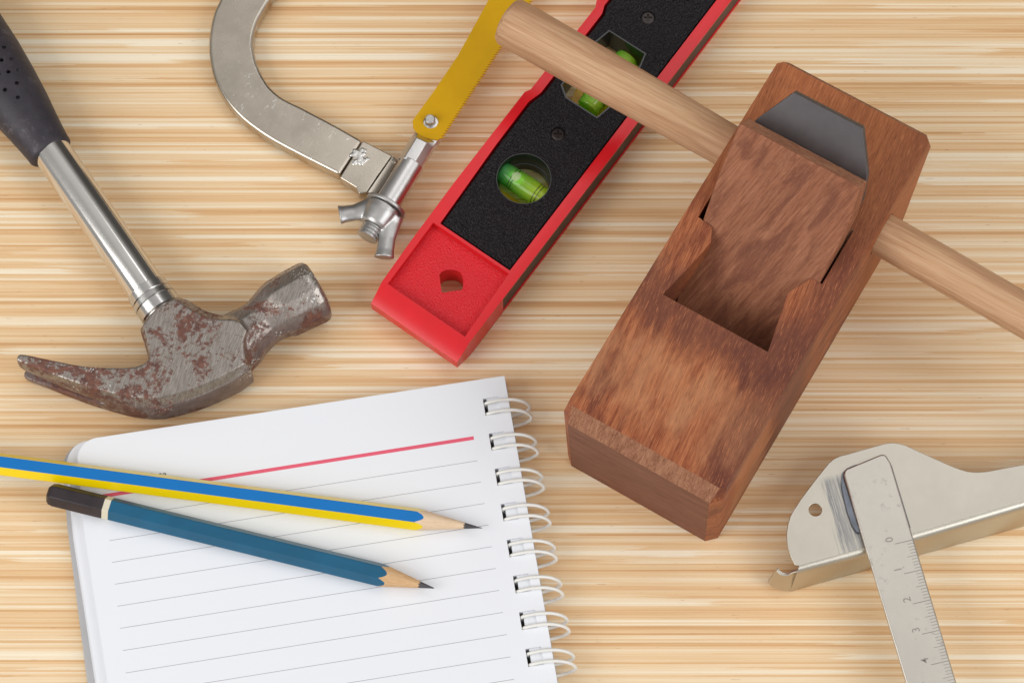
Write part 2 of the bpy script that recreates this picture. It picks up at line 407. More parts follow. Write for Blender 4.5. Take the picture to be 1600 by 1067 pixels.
M['blackink'] = m_plain('black_ink', (0.045, 0.045, 0.05), 0.7, 0.2)
M['vialline'] = m_plain('vial_line', (0.01, 0.012, 0.01), 0.4)
def m_paper():
    t = NT('white_paper')
    n = t.noise(2500, 3, 0.6)
    t.bump(n, 0.06, 0.0001)
    return t.set(color=(0.815, 0.832, 0.872), rough=0.75, spec=0.25)
M['paper'] = m_paper()
def m_stack():
    t = NT('paper_edges')
    x, y, z = t.xyz()
    s = t.ramp(t.noise(1.0, 2, 0.6, t.comb(t.math('MULTIPLY', x, 4.0), t.math('MULTIPLY', y, 4.0), t.math('MULTIPLY', z, 9000.0))), [(0.35, (0.72, 0.73, 0.76)), (0.6, (0.83, 0.845, 0.87))])
    return t.set(color=s, rough=0.75, spec=0.2)
M['stack'] = m_stack()
def m_rust():
    t = NT('rusted_forged_steel')
    big = t.noise(75, 5, 0.68, t.mapping((1, 1, 1), loc=(0.213, 0.421, 0.1)), 0.6)
    fine = t.noise(700, 5, 0.8)
    a = t.math('ADD', t.math('MULTIPLY', big, 0.60), t.math('MULTIPLY', fine, 0.40))
    x, y, z = t.xyz()
    rust = t.ramp(a, [(0.505, 0.0), (0.550, 1.0)])
    # the sides and the underside are more evenly browned than the ground cheek
    ge = t.n('ShaderNodeNewGeometry'); sp = t.n('ShaderNodeSeparateXYZ'); t.link(ge.outputs['Normal'], sp.inputs[0])
    hz = t.ramp(t.math('ADD', z, t.math('MULTIPLY', t.math('SUBTRACT', fine, 0.5), 0.004)), [(0.0175, 1.0), (0.0205, 0.0)])
    scr = t.noise(1.0, 3, 0.6, t.mapping((2500, 260, 500), (0, 0, math.radians(28))))
    steel = t.mix(t.ramp(scr, [(0.35, 0.0), (0.65, 1.0)]), (0.28, 0.25, 0.22), (0.47, 0.435, 0.395))
    steel = t.mix(t.ramp(fine, [(0.56, 0.0), (0.66, 0.7)]), steel, (0.16, 0.115, 0.095))
    brown = t.mix(t.ramp(t.noise(300, 4, 0.7), [(0.35, 0.0), (0.7, 1.0)]), (0.135, 0.092, 0.085), (0.22, 0.165, 0.15))
    rc = t.mix(t.ramp(t.noise(420, 4, 0.7), [(0.35, 0.0), (0.65, 1.0)]), (0.095, 0.040, 0.032), (0.20, 0.080, 0.052))
    col = t.mix(t.math('MULTIPLY', hz, 0.95), steel, brown)
    col = t.mix(rust, col, rc)
    spk = t.noise(1500, 2, 0.5, t.mapping((1, 1, 1), loc=(0.3, 0.2, 0)))
    spb = t.noise(60, 2, 0.5, t.mapping((1, 1, 1), loc=(0.33, 0.12, 0)))
    sm = t.ramp(t.math('MULTIPLY', t.ramp(spk, [(0.60, 0.0), (0.66, 1.0)]), t.ramp(spb, [(0.52, 0.0), (0.62, 1.0)])), [(0.3, 0.0), (0.8, 0.9)])
    col = t.mix(sm, col, (0.80, 0.79, 0.77))
    met = t.math('SUBTRACT', 0.92, t.math('MULTIPLY', t.math('MAXIMUM', rust, t.math('MULTIPLY', hz, 0.75)), 0.80))
    met = t.math('MULTIPLY', met, t.math('SUBTRACT', 1.0, sm))
    rg = t.math('ADD', 0.30, t.math('MULTIPLY', rust, 0.25))
    t.bump(t.math('ADD', t.math('MULTIPLY', rust, 0.6), t.math('ADD', fine, t.math('MULTIPLY', sm, 0.8))), 0.35, 0.00022)
    return t.set(color=col, rough=rg, metal=met)
M['rust'] = m_rust()
def m_liquid(name, color, trans=0.75, rough=0.04, ior=1.25):
    t = NT(name); return t.set(color=color, rough=rough, trans=trans, ior=ior, spec=0.5)
def m_green():
    t = NT('green_liquid')
    x, y, z = t.xyz()
    f = t.math('MULTIPLY_ADD', y, -50.0, -0.33)        # 0 near the low-numbered side, 1 at the other
    col = t.ramp(f, [(0.05, (0.16, 0.80, 0.22)), (0.35, (0.45, 0.93, 0.12)), (0.75, (0.82, 1.0, 0.10))])
    tr = t.n('ShaderNodeBsdfTransparent'); t.link(col, tr.inputs[0])
    mx = t.n('ShaderNodeMixShader'); mx.inputs[0].default_value = 0.30
    t.link(tr.outputs[0], mx.inputs[1]); t.link(t.b.outputs[0], mx.inputs[2]); t.link(mx.outputs[0], t.out.inputs[0])
    return t.set(color=col, rough=0.04, spec=1.0)
M['liquid'] = m_green()
M['liquid_end'] = m_liquid('deep_green_liquid', (0.10, 0.62, 0.12), 0.55)
def m_bubble():
    t = NT('bubble')
    lw = t.n('ShaderNodeLayerWeight'); lw.inputs[0].default_value = 0.35
    f = t.ramp(lw.outputs['Facing'], [(0.55, 0.05), (0.95, 0.75)])
    tr0 = t.n('ShaderNodeBsdfTransparent'); tl = t.n('ShaderNodeBsdfDiffuse'); tl.inputs[0].default_value = (0.80, 0.92, 0.55, 1)
    tr = t.n('ShaderNodeMixShader'); tr.inputs[0].default_value = 0.45; t.link(tr0.outputs[0], tr.inputs[1]); t.link(tl.outputs[0], tr.inputs[2])
    mx = t.n('ShaderNodeMixShader'); t.link(f, mx.inputs[0])
    t.link(tr.outputs[0], mx.inputs[1]); t.link(t.b.outputs[0], mx.inputs[2]); t.link(mx.outputs[0], t.out.inputs[0])
    return t.set(color=(0.05, 0.30, 0.03), rough=0.1)
M['bubble'] = m_bubble()
def m_clear(name, color):
    t = NT(name)
    tr = t.n('ShaderNodeBsdfTransparent'); tr.inputs[0].default_value = (*color, 1)
    mx = t.n('ShaderNodeMixShader'); mx.inputs[0].default_value = 0.22
    t.link(tr.outputs[0], mx.inputs[1]); t.link(t.b.outputs[0], mx.inputs[2]); t.link(mx.outputs[0], t.out.inputs[0])
    return t.set(color=color, rough=0.15)
M['yellow_clear'] = m_clear('yellow_acrylic', (0.97, 0.74, 0.10))

# ================================================================== SETTING
tb = MB().box(-650, 650, -500, 600, -22, 0)
top = make('tabletop', tb, M['table'], bevel=0)
top['kind'] = 'structure'

# ================================================================== CLAW HAMMER
hf = Frame(P(300, 545, 0), -18)
ham = hf.root('claw_hammer', 'rusty steel claw hammer with chrome shaft and black rubber grip, lying beside the notebook', 'hammer')
def head_mb():
    T = 21.8
    pts = [(223.4,507,1.5),(230.5,535,1.2),(234,552,1),(232.5,561,.9),(226,567.5,.8),(217,571.5,.8),(209,573.5,.8),(195,574.5,.8),(165,574.5,.8),(135,573,.8),(110,569,.8),(90,564.5,.6),(65,559.5,.5),(45,555,.5),(31,553,.4),(27,556,.3),(25.5,562,.3),
           (35,566.5,.6),(49.5,571.5,.8),(70,579,.9),(90,587,1),(109,594,1),(127.5,600.5,1.1),(150,607.5,1.2),(172.5,613,1.4),(192,617.5,1.6),(210,620,1.8),(229,621,2),(247,619.7,2.2),(270,614.5,2.2),(293.7,608,2.2),(317,599.5,2.2),(340.6,589,2.2),(363,578,2.2),(383,566.5,1.8),
           (382,552,1),(380.5,540,1),(381,528,1),(386,516,1),(376,503,2),(364,499,2.6),(347,499.5,3),(331,498,3.2),(318,494.5,3.2),(305.5,488.5,3.2),(292,480,3.2),(279.7,472,3),(273,467,2.2),(262,471,0),(245,480,0),(233,492,0),(226,502,.5)]
    top_ = [hf.L(x, y, T) for x, y, o in pts]
    n = len(pts); cen = []
    out = []
    area = sum(top_[i].x * top_[(i + 1) % n].y - top_[(i + 1) % n].x * top_[i].y for i in range(n))
    sg = 1 if area > 0 else -1
    for i in range(n):
        a, b = top_[i - 1], top_[(i + 1) % n]
        d = Vector((b.x - a.x, b.y - a.y)).normalized()
        nn = Vector((d.y, -d.x)) * sg
        out.append(nn * pts[i][2])
    mb = MB()
    lay = [(1.4, 0.0), (5.2, 1.0), (T - 3.6, 1.0), (T, 0.0)]
    mb.loft([[(p.x + o.x * k, p.y + o.y * k, z) for p, o in zip(top_, out)] for z, k in lay])
    # striking barrel
    z = 11.6
    st = []
    for (x, y), r in (((345,552),8.5),((358,544),10.3),((368,537),10.4),((378,529),9.9),((388,520.5),9.2),((398,513.5),8.6),((410,504),8.3),((422,494.5),8.9),((432,487),9.8),((440,482.5),10.35),((466,468.5),10.7),((486,458.5),10.9),((494,454.5),10.6),((498,452.5),9.6),((500,451.5),6),((500.6,451),1)):
        st.append((hf.L(x, y, z), r))
    mb.tube(st, 12, 1.0, math.pi / 12)
    return mb
T0 = hf.L(10, 590, 11.6); T1 = hf.L(170, 612, 11.6)
cl = MB()
A0, A1 = hf.L(-5, 520, 0), hf.L(-5, 680, 0)
B0, B1 = hf.L(172, 540, 0), hf.L(172, 690, 0)
cl.add([(A0.x, A0.y, 4.8), (A1.x, A1.y, 4.8), (A1.x, A1.y, 16.6), (A0.x, A0.y, 16.6), (B0.x, B0.y, 10.6), (B1.x, B1.y, 10.6), (B1.x, B1.y, 12.2), (B0.x, B0.y, 12.2)],
       [[0, 1, 2, 3], [4, 7, 6, 5], [0, 4, 5, 1], [1, 5, 6, 2], [2, 6, 7, 3], [3, 7, 4, 0]])
# union of the two lofts comes from the voxel skin; slit and a struck nick are cut from it
hd = head_mb()
nick = MB(); q = hf.L(437, 446, 20); nick.tube([(q + Vector((0, 0, -0.4)), 1.6), (q + Vector((0, 0, 6)), 2.6)], 8)
def make_head():
    return make('head', hd, M['rust'], ham, cuts=[cl], remesh=0.36, smooth=180)
make_head()
zs = 11.6
def HP(x, y): return hf.L(x, y, zs)
s0, s1 = HP(80, 236), HP(248, 480)
dv = (s1 - s0).normalized()
make('shaft', MB().tube([(HP(70, 222), 6.4), (s0, 6.4), (HP(236, 462), 6.5)], 48), M['chrome'], ham)
fc = HP(229, 452); 
def along(d): return fc + dv * d
make('ferrule', MB().tube([(along(0), 6.6), (along(0.3), 7.1), (along(3.2), 7.15), (along(3.5), 6.9), (along(3.8), 7.3), (along(5.6), 7.4), (along(5.8), 7.15), (along(6.1), 7.4), (along(9.6), 7.4), (along(10.2), 7.0), (along(13), 6.6)], 48), M['ferrule'], ham, smooth=25)
g0 = HP(80.5, 240)
gd = (HP(-60, 35) - g0).normalized()
gst = [(g0 - gd * 0.2, 6.5), (g0 + gd * 0.0, 7.3), (g0 + gd * 0.8, 7.75), (g0 + gd * 3, 7.9), (g0 + gd * 6, 8.2), (g0 + gd * 12, 9.0), (g0 + gd * 20, 10.2), (g0 + gd * 30, 11.3), (g0 + gd * 42, 12.2), (g0 + gd * 60, 12.6), (g0 + gd * 85, 12.0), (g0 + gd * 105, 12.2), (g0 + gd * 116, 13.0), (g0 + gd * 121, 11.5), (g0 + gd * 123, 6)]
cuts = []
hole_px = [(20,275),(65,342),(8,357),(105,407),(48,425),(97,488),(27,530),(103,573),(-40,300),(-30,210),(-10,440),(-45,385)]
for hx, hy in hole_px:
    q = hf.L(hx / 3.81, hy / 3.81, 21.5)
    c = MB(); c.tube([(q + Vector((0, 0, -2.2)), 0.72), (q + Vector((0, 0, 5)), 0.85)], 12); cuts.append(c)
gm = MB().tube(gst, 64, 0.86)
make('grip', gm, M['rubber'], ham, cuts=cuts, smooth=50)

# ================================================================== HACKSAW
sf = Frame(P(600, 300, 0), 57)
saw = sf.root('hacksaw', 'hacksaw with nickel bow frame, yellow toothed blade and wing nut, between hammer and red level', 'hacksaw')
FZ = 7.0
outer = [(480,-210),(430,-140),(385,-75),(356,-30),(343,0),(334,20),(328,48),(326.5,78),(330.5,108),(339,133),(354,159),(374,182),(398,201.5),(428,221),(475,246),(530.5,274)]
inner = [(567,219.5),(540,204),(511,188),(490,177),(468.7,165.9),(454,159),(440.6,151.8),(430,143.5),(420.5,134),(411.5,120.5),(404,105),(398.5,88),(395.5,64),(401.5,37),(411.6,17),(423.5,-2),(445,-32),(485,-85),(540,-160)]
def spline(pts, n=4):
    o_ = []
    for i in range(len(pts) - 1):
        p0, p1, p2, p3 = [Vector(pts[max(0, min(len(pts) - 1, i + q))]) for q in (-1, 0, 1, 2)]
        for k in range(n):
            t_ = k / n
            o_.append(0.5 * ((2 * p1) + (p2 - p0) * t_ + (2 * p0 - 5 * p1 + 4 * p2 - p3) * t_ ** 2 + (3 * p1 - p0 - 3 * p2 + p3) * t_ ** 3))
    return o_ + [Vector(pts[-1])]
fm = MB().prism([tuple(sf.L(p[0], p[1], FZ)[:2]) for p in spline(outer) + spline(inner)], 1.2, FZ)
make('frame', fm, M['nickel'], saw, bevel=1.7, seg=5, bang=50, smooth=40)
# overlapping end bracket, its bent flange and the weld spot
bz = FZ + 0.5
br = [(567,219.5),(613,243),(590,275),(573,301),(561,303),(556,293),(530.5,277.5)]
make('bracket', MB().prism([tuple(sf.L(x, y, bz)[:2]) for x, y in br], 1.8, bz), M['nickel'], saw, bevel=0.5, seg=2)
fl = [(613.5,243.5),(622,250),(596,297),(585,305),(573.5,301.5)]
flm = MB()
ft = [sf.L(x, y, bz - (0.2 if i in (0, 4) else 1.6)) for i, (x, y) in enumerate(fl)]
flm.loft([[(p.x, p.y, 3.0) for p in ft], [tuple(p) for p in ft]])
make('bracket_flange', flm, M['nickel'], saw, bevel=0.3)
wm = MB()
for i in range(44):
    aa = random.uniform(0, 2 * math.pi); rr_ = 15 * math.sqrt(random.random()); px = 563 + rr_ * math.cos(aa); py = 246 + rr_ * 0.85 * math.sin(aa)
    q = sf.L(px, py, bz - 0.1); r = random.uniform(0.4, 1.1)
    wm.tube([(q, r), (q + Vector((0, 0, 0.25)), r * 0.85), (q + Vector((0.02, 0, 0.45)), r * 0.4)], 10)
make('weld_spot', wm, M['weld'], saw, remesh=0.22, smooth=180)
AZ = 8.6
SA, SB = sf.L(644, 256, AZ), sf.L(607, 317, AZ)
ax = (SA - SB).normalized(); perp = ax.cross(Vector((0, 0, 1))).normalized()
SBc = sf.L(605, 319, AZ)
make('sleeve', MB().tube([(SBc, 4.3), (SA, 4.3)], 40), M['sleeve'], saw, bevel=0.25, smooth=40)
# square tension bar with flattened end under the blade
BA = SA - ax * 1.0
BEc = sf.L(670, 205, AZ)
blen = (BEc - BA).length
BSH = 0.5 if (sf.L(500, 160, AZ) - SA).dot(perp) < 0 else -0.5
def bar_ring(d, w, h, zc=0.0, k=0.45):
    c = BA + ax * d - perp * BSH; r = []
    for a, b in ((-w, -h * k), (-w * k, -h), (w * k, -h), (w, -h * k), (w, h * k), (w * k, h), (-w * k, h), (-w, h * k)):
        r.append(c + perp * a + Vector((0, 0, b + zc)))
    return r
make('tension_bar', MB().loft([bar_ring(0, 4.2, 4.0), bar_ring(8.6, 4.2, 4.0), bar_ring(11.4, 4.3, 2.2, -1.6, 0.8), bar_ring(blen + 6, 4.1, 2.2, -1.6, 0.8)]), M['sleeve'], saw, bevel=0.25, smooth=25)
# blade
bl_z = AZ + 1.0
bl = [(763.6,0),(716,86.6),(680,140),(644.6,189),(645.4,199),(648.5,205),(654,210),(661,214),(669,216.6),(677,218),(684.8,218.6)]
e0 = sf.L(687, 216.5, bl_z); e1 = sf.L(830, -3.5, bl_z); ed = (e1 - e0).normalized(); en = Vector((ed.y, -ed.x, 0))
lpt = [sf.L(x, y, bl_z) for x, y in bl]
far_l = lpt[0] + ed * 45
teeth = []
npitch = int(((e1 - e0).length + 45) / 1.06)
for i in range(npitch):
    b = e0 + ed * (i * 1.06)
    teeth += [b, b + ed * 0.95 + en * 1.05]
far_r = e0 + ed * (npitch * 1.06)
bm_ = MB().prism([tuple(p[:2]) for p in [far_l] + lpt + teeth + [far_r]], bl_z - 0.65, bl_z)
pc = sf.L(673, 190.5, bl_z)
ph = MB().tube([(pc + Vector((0, 0, -3)), 2.5), (pc + Vector((0, 0, 3)), 2.5)], 32)
make('blade', bm_, M['yellow_paint'], saw, cuts=[ph], smooth=20)
make('pin', MB().tube([(pc + Vector((0, 0, -3.6)), 1.75), (pc + Vector((0, 0.2, 2.0)), 1.75), (pc + Vector((0, 0.2, 2.5)), 1.3)], 28), M['zinc'], saw, smooth=40)
# washer, wing nut and threaded bolt end
def aX(d): return SBc + ax * d
make('washer', MB().tube([(aX(-0.2), 7.2), (aX(-1.5), 7.2)], 48), M['zinc'], saw, bevel=0.3, smooth=40)
make('bolt_thread', MB().tube([(aX(-1.0), 3.6)] + [(aX(-1.0 - 0.31 * k), 3.75 if k % 4 in (0, 1) else 3.25) for k in range(1, 42)] + [(aX(-14.0), 2.9)], 36), M['zinc'], saw, smooth=50)
wn = MB()
wn.tube([(aX(-1.6), 6.0), (aX(-4), 5.9), (aX(-6.5), 5.4), (aX(-8.5), 4.9), (aX(-9.5), 4.3)], 32)
for sgn, tip, wd in ((-1, (530, 336), 3.4), (1, (600, 403), 3.2)):
    hub = aX(-4.0) + perp * (sgn * 3.0)
    # side whose direction points to the tip
    tp = sf.L(tip[0], tip[1], AZ + 1.0)
    mid = hub * 0.45 + tp * 0.55 + ax * (0.0 if sgn < 0 else 0.5)
    rings = []
    for c, w, t_ in ((hub, 5.0, 3.6), (hub * 0.7 + mid * 0.3, 4.2, 2.7), (mid, 2.9, 1.8), (mid * 0.4 + tp * 0.6, 3.0, 1.7), (tp, 3.4, 2.0)):
        d = (tp - hub).normalized(); sd = d.cross(Vector((0, 0, 1))).normalized()
        rings.append([c + sd * (w * math.cos(2 * math.pi * k / 20)) + Vector((0, 0, t_ * math.sin(2 * math.pi * k / 20))) for k in range(20)])
    wn.loft(rings)
make('wing_nut', wn, M['zinc'], saw, remesh=0.3, smooth=180)

# ================================================================== SPIRIT LEVEL
LH = 13.0
lo = P(575, 472, LH)
lf = Frame((lo.x, lo.y), 54.1)
lev = lf.root('spirit_level', 'short red spirit level with black face and green vials, partly under the wooden rod', 'spirit level')
def lz(u): return 0.009 * u
LL = 225.0
lft = [(0, -0.1), (8, 0.6), (25, 1.5), (50, 2.2), (91.6, 2.4), (93.6, 1.2), (131.6, 1.2), (133.6, 2.2), (175, 1.8), (200, 0.8), (217, -0.6), (LL, -1.6)]
rgt = [(LL, -35.5), (8, -35.4), (0, -35.2)]
plan = [(u, v + (0.004 * u if v > -20 else 0.007 * u)) for u, v in lft + rgt]
def ztop(p):
    u = p[0]; return LH if 8.5 <= u <= LL - 8.5 else LH - 3.6
def zbot(p):
    u = p[0]; return 0.25 if 8.5 <= u <= LL - 8.5 else 4.4
plan2 = []
for i, p in enumerate(plan):
    plan2.append(p)
# body as plan outline with lowered ends: rings share topology
bmB = MB()
pl = [(1.2, -0.1), (8.5, 0.6), (25, 1.5), (50, 2.3), (91.6, 2.7), (93.6, 1.6), (131.6, 1.7), (133.6, 2.8), (175, 2.5), (200, 1.6), (216.5, 0.6), (LL - 1.3, -0.4), (LL - 1.3, -34.0), (216.5, -33.9), (8.5, -35.3), (1.2, -35.3)]
n_ = len(pl)
tops = [(u, v, ztop((u, v))) for u, v in pl]; bots = [(u, v, zbot((u, v))) for u, v in pl]
pairs = [(0, 15), (1, 14), (10, 13), (11, 12)]
fs = []
for i in range(n_): j = (i + 1) % n_; fs.append([i, j, n_ + j, n_ + i])
for base in (0, n_):
    fs.append([base + 0, base + 1, base + 14, base + 15])
    fs.append([base + k for k in range(1, 11)] + [base + 13, base + 14])
    fs.append([base + 10, base + 11, base + 12, base + 13])
bmB.add(tops + bots, fs)
def rect(u0, u1, v0, v1, z0, z1): return MB().box(u0, u1, v0, v1, z0, z1)
cuts = []
pan = MB().prism([(8.9, -1.4), (35.2, -0.6), (35.2, -31.6), (8.9, -32.9)], 9.9, 20); cuts.append(pan)
pan2 = MB().prism([(189.5, -1.2), (215, -1.8), (215, -31.8), (189.5, -30.2)], 9.9, 20); cuts.append(pan2)
ins_o = [(36.3, -2.6), (70, -0.9), (89.5, -0.5), (92.0, -1.2), (94.5, -1.9), (131.0, -1.5), (134, -0.3), (160, -0.5), (188.4, -1.2), (188.4, -30.0), (36.3, -31.2)]
pk = MB().prism(ins_o, 1.6, 20); cuts.append(pk)
# openings through the floor of the body
hc1 = (65.6, -15.7); hc3 = (158.4, -15.2)
for c in (hc1, hc3): cuts.append(MB().tube([((c[0], c[1], -3), 10.2), ((c[0], c[1], 6), 10.2)], 48))
mid_poly = [(127.3, -7.0), (119.6, -5.3), (100.7, -5.6), (97.7, -9.7), (97.8, -22.8), (103.3, -24.0), (121, -24.0), (127.4, -22.4)]
cuts.append(MB().prism([(112.5 + (u - 112.5) * 1.06, -15 + (v + 15) * 1.08) for u, v in mid_poly], -3, 6))
# hanging hole: round with one pointed corner
hp = [(540,425),(556,407),(580,395),(615,391),(650,395),(678,412),(695,440),(700,470),(698,500),(690,525),(630,533),(575,543),(556,541),(549,500),(545,465)]
hpl = [lf.L(560 + x / 4.267, 330 + y / 4.267, 9.9) for x, y in hp]
cuts.append(MB().prism([(p.x, p.y) for p in hpl], -3, 20))
# groove for the magnet strip in the long edge
cuts.append(MB().prism([(27, -34.75), (200, -33.5), (200, -40), (27, -40)], 1.5, 11.9))
make('body', bmB, M['red'], lev, cuts=cuts, bevel=0.25, seg=2, smooth=40)
make('end_panel', MB().prism([(9.0, -1.5), (35.1, -0.7), (35.1, -31.5), (9.0, -32.8)], 9.4, 9.93), M['red_grain'], lev, cuts=[MB().prism([(p.x, p.y) for p in hpl], -3, 20)], smooth=0)
make('magnet_strip', MB().prism([(27.1, -34.1), (199.9, -32.9), (199.9, -33.55), (27.1, -34.8)], 1.6, 11.8), M['magnet'], lev)
ins_i = [(36.9, -3.4), (70, -1.9), (89, -1.6), (92.0, -2.3), (95, -3.0), (131.0, -2.6), (134, -1.4), (160, -1.4), (187.6, -2.0), (187.6, -29.4), (36.9, -30.7)]
IT = 13.1
icut = [MB().tube([((c[0], c[1], -3), 9.3), ((c[0], c[1], 20), 9.3)], 64) for c in (hc1, hc3)]
icut.append(MB().prism(mid_poly, -3, 20))
screws = [(85.6, -15.4), (138.9, -15.0)]
for c in screws: icut.append(MB().tube([((c[0], c[1], IT - 1.3), 2.5), ((c[0], c[1], 20), 2.5)], 32))
make('face_plate', MB().prism(ins_i, 1.8, IT), M['black'], lev, cuts=icut, bevel=0.3, seg=2, smooth=40)
for c in screws:
    cx = []
    for a in (0.6, 0.6 + math.pi / 2):
        ca, sa = math.cos(a), math.sin(a); L_, W_ = 1.35, 0.28
        cx.append(MB().prism([(c[0] + ca * s * L_ - sa * w * W_, c[1] + sa * s * L_ + ca * w * W_) for s, w in ((-1, -1), (1, -1), (1, 1), (-1, 1))], IT - 0.9, 20))
    make('screw', MB().tube([((c[0], c[1], IT - 2), 2.3), ((c[0], c[1], IT - 0.45), 2.3), ((c[0], c[1], IT - 0.15), 1.8)], 28), M['screw'], lev, cuts=cx, smooth=30)
for c in (hc1, hc3):
    rg = [((c[0], c[1], 1.7), 9.28), ((c[0], c[1], IT - 0.25), 9.28), ((c[0], c[1], IT + 0.05), 9.22), ((c[0], c[1], IT + 0.05), 9.0), ((c[0], c[1], IT - 0.25), 8.85), ((c[0], c[1], 6.0), 8.8), ((c[0], c[1], 5.9), 8.5), ((c[0], c[1], 1.7), 8.45)]
    mb = MB(); nn_ = 64
    mb.loft([[(p[0] + r * math.cos(2 * math.pi * k / nn_), p[1] + r * math.sin(2 * math.pi * k / nn_), p[2]) for k in range(nn_)] for p, r in rg + [rg[0]]], False, False)
    make('window_rim', mb, M['rim'], lev, smooth=30)
def shrink(poly, k0, k1): return [(112.5 + (u - 112.5) * k0, -15.2 + (v + 15.2) * k1) for u, v in poly]
mb = MB()
_o, _i = shrink(mid_poly, 0.997, 0.997), shrink(mid_poly, 0.965, 0.945)
mb.loft([[(u, v, z) for u, v in pl_] for pl_, z in ((_o, 1.7), (_o, IT + 0.03), (_i, IT + 0.03), (_i, 1.7), (_o, 1.7))], False, False)
make('window_rim', mb, M['rim'], lev, smooth=20)
def vial(c, axis, half, r, zc, rings_at, bub):
    """barrel shaped vial: axis 'v' across or 'u' along"""
    def pt(d, dr=0.0):
        return (c[0], c[1] + d, zc) if axis == 'v' else (c[0] + d, c[1], zc)
    st = []
    for k in range(-10, 11):
        t_ = k / 10; d = half * t_
        rr = r * (1 - 0.10 * t_ * t_)
        st.append((pt(d), rr))
    st = [(pt(-half - 0.25), st[0][1] * 0.9)] + st + [(pt(half + 0.25), st[-1][1] * 0.9)]
    o = make('vial', MB().tube(st, 40), M['liquid'], lev, smooth=60)
    for d in rings_at:
        rr = r * (1 - 0.10 * (d / half) ** 2) + 0.03
        mb = MB(); R_ = []
        n = 40
        for k in range(n + 1):
            a = 2 * math.pi * k / n
            if axis == 'v': R_.append((c[0] + rr * math.cos(a), c[1] + d, zc + rr * math.sin(a)))
            else: R_.append((c[0] + d, c[1] + rr * math.cos(a), zc + rr * math.sin(a)))
        w = 0.13; rg = []
        for p in R_:
            v_ = Vector(p) - Vector(pt(d)); v_.normalize(); tt = Vector((0, 1, 0)) if axis == 'v' else Vector((1, 0, 0))
            P_ = Vector(p); rg.append([P_ - tt * w - v_ * 0.05, P_ + tt * w - v_ * 0.05, P_ + tt * w + v_ * 0.03, P_ - tt * w + v_ * 0.03])
        mb.loft(rg, False, False)
        make('vial_line', mb, M['vialline'], o, smooth=30)
    if bub is not None:
        st = []
        for k in range(-8, 9):
            t_ = k / 8.0; d = bub + 3.1 * t_
            st.append(((c[0], c[1] + d, zc + r * 0.60) if axis == 'v' else (c[0] + d, c[1], zc + r * 0.60), max(0.05, 2.3 * math.sqrt(max(0, 1 - t_ * t_)))))
        make('bubble', MB().tube(st, 28, 0.75), M['bubble'], o, smooth=60)
        mb = MB(); e = half - 0.02
    return o
VZ = 7.2
vial((65.6, -15.7), 'v', 8.9, 3.9, VZ, (4.3, 3.3, -5.3, -6.4), 3.0)
vial((113.0, -16.6), 'u', 11.6, 4.4, VZ, (-8.0, -6.4, 6.4, 8.0), None)
vial((158.4, -15.2), 'v', 8.9, 3.9, VZ, (4.3, 3.3, -5.3, -6.4), 3.0)
make('vial_holder', MB().prism([(57.0, -13.0), (58, -8.8), (61.5, -8.0), (61.5, -23.5), (58, -22.0)], 1.9, 3.2), M['yellow_clear'], lev)
make('vial_holder', MB().prism([(98.0, -10.2), (107.5, -8), (107.5, -23.4), (98.2, -22.4)], 1.9, 3.2), M['yellow_clear'], lev)
make('vial_holder', MB().prism([(150.5, -13.0), (152, -9.2), (155.5, -8.0), (155.5, -22.5), (152, -21.2)], 1.9, 3.2), M['yellow_clear'], lev)

# ================================================================== WOODEN PLANE
BH = 57.0
bo = P(886, 628, BH)
pf = Frame((bo.x, bo.y), 59.4)
pln = pf.root('wooden_plane', 'reddish brown wooden hand plane block with dark steel iron and a long wooden cross handle', 'hand plane')
def oct_ring(u0, u1, v1, v0, c, z, dz=0):
    return [(u0, v0 - c, z), (u0, v1 + c, z), (u0 + c, v1, z), (u1 - c, v1, z), (u1, v1 + c, z), (u1, v0 - c, z), (u1 - c, v0, z), (u0 + c, v0, z)]
bk = MB().loft([oct_ring(-1.0, 131.5, -56.4, -0.4, 3.0, 0), oct_ring(-4.6, 137.9, -56.0, 0.1, 3.0, 52.2), oct_ring(-0.2, 135.0, -55.4, -0.3, 1.6, BH)])
throat = [(45.7, -7.8), (45.7, -45.2), (66.1, -41.2), (73.8, -45.0), (74.8, -47.0), (82, -47.0), (82, -6.0), (73.8, -6.0), (73.2, -10.0), (68.6, -12.3), (59.1, -10.7)]
BED = 38.1
c1 = MB().prism(throat, lambda p: max(4.0, p[0] - BED), 70)
c2 = MB().side([(40.0, 1.9), (95.6, 57.5), (101.1, 63.0), (81, 63.0), (74.4, 57.4), (45.7, 28.6), (40.0, 22.9)][0:7], -48.9, -4.6)
rodA, rodB = 107.0, 101.8
def rodp(v): return (105.15 + 0.030 * v, v, 45.0)
c3 = MB().tube([(rodp(10), 7.3), (rodp(-70), 7.3)], 40)
block = make('block', bk, M['block'], pln, cuts=[c1, c2, c3], bevel=0.45, seg=2, smooth=35)
# plane iron lying on the 45 degree bed
def bedpt(s, v, h):   # s along the slope measured as u, h height square to the bed
    k = 0.7071
    return (s - h * k, v, s - BED + h * k)
IO = [(48, -6.5), (48, -46.5), (103, -47.4), (108.8, -45.3), (117.9, -37.5), (117.8, -13.4), (108, -6.3), (104, -5.0)]
mb = MB(); mb.loft([[bedpt(s, v, 0.05) for s, v in IO], [bedpt(s, v, 2.9) for s, v in IO]])
iron = make('iron', mb, M['iron'], pln, bevel=0.25, seg=2, smooth=20)
iron['label'] = 'dark grey steel plane iron with clipped corners'
hook = [(110.6, -43.9), (118.02, -37.5), (117.92, -13.3)]
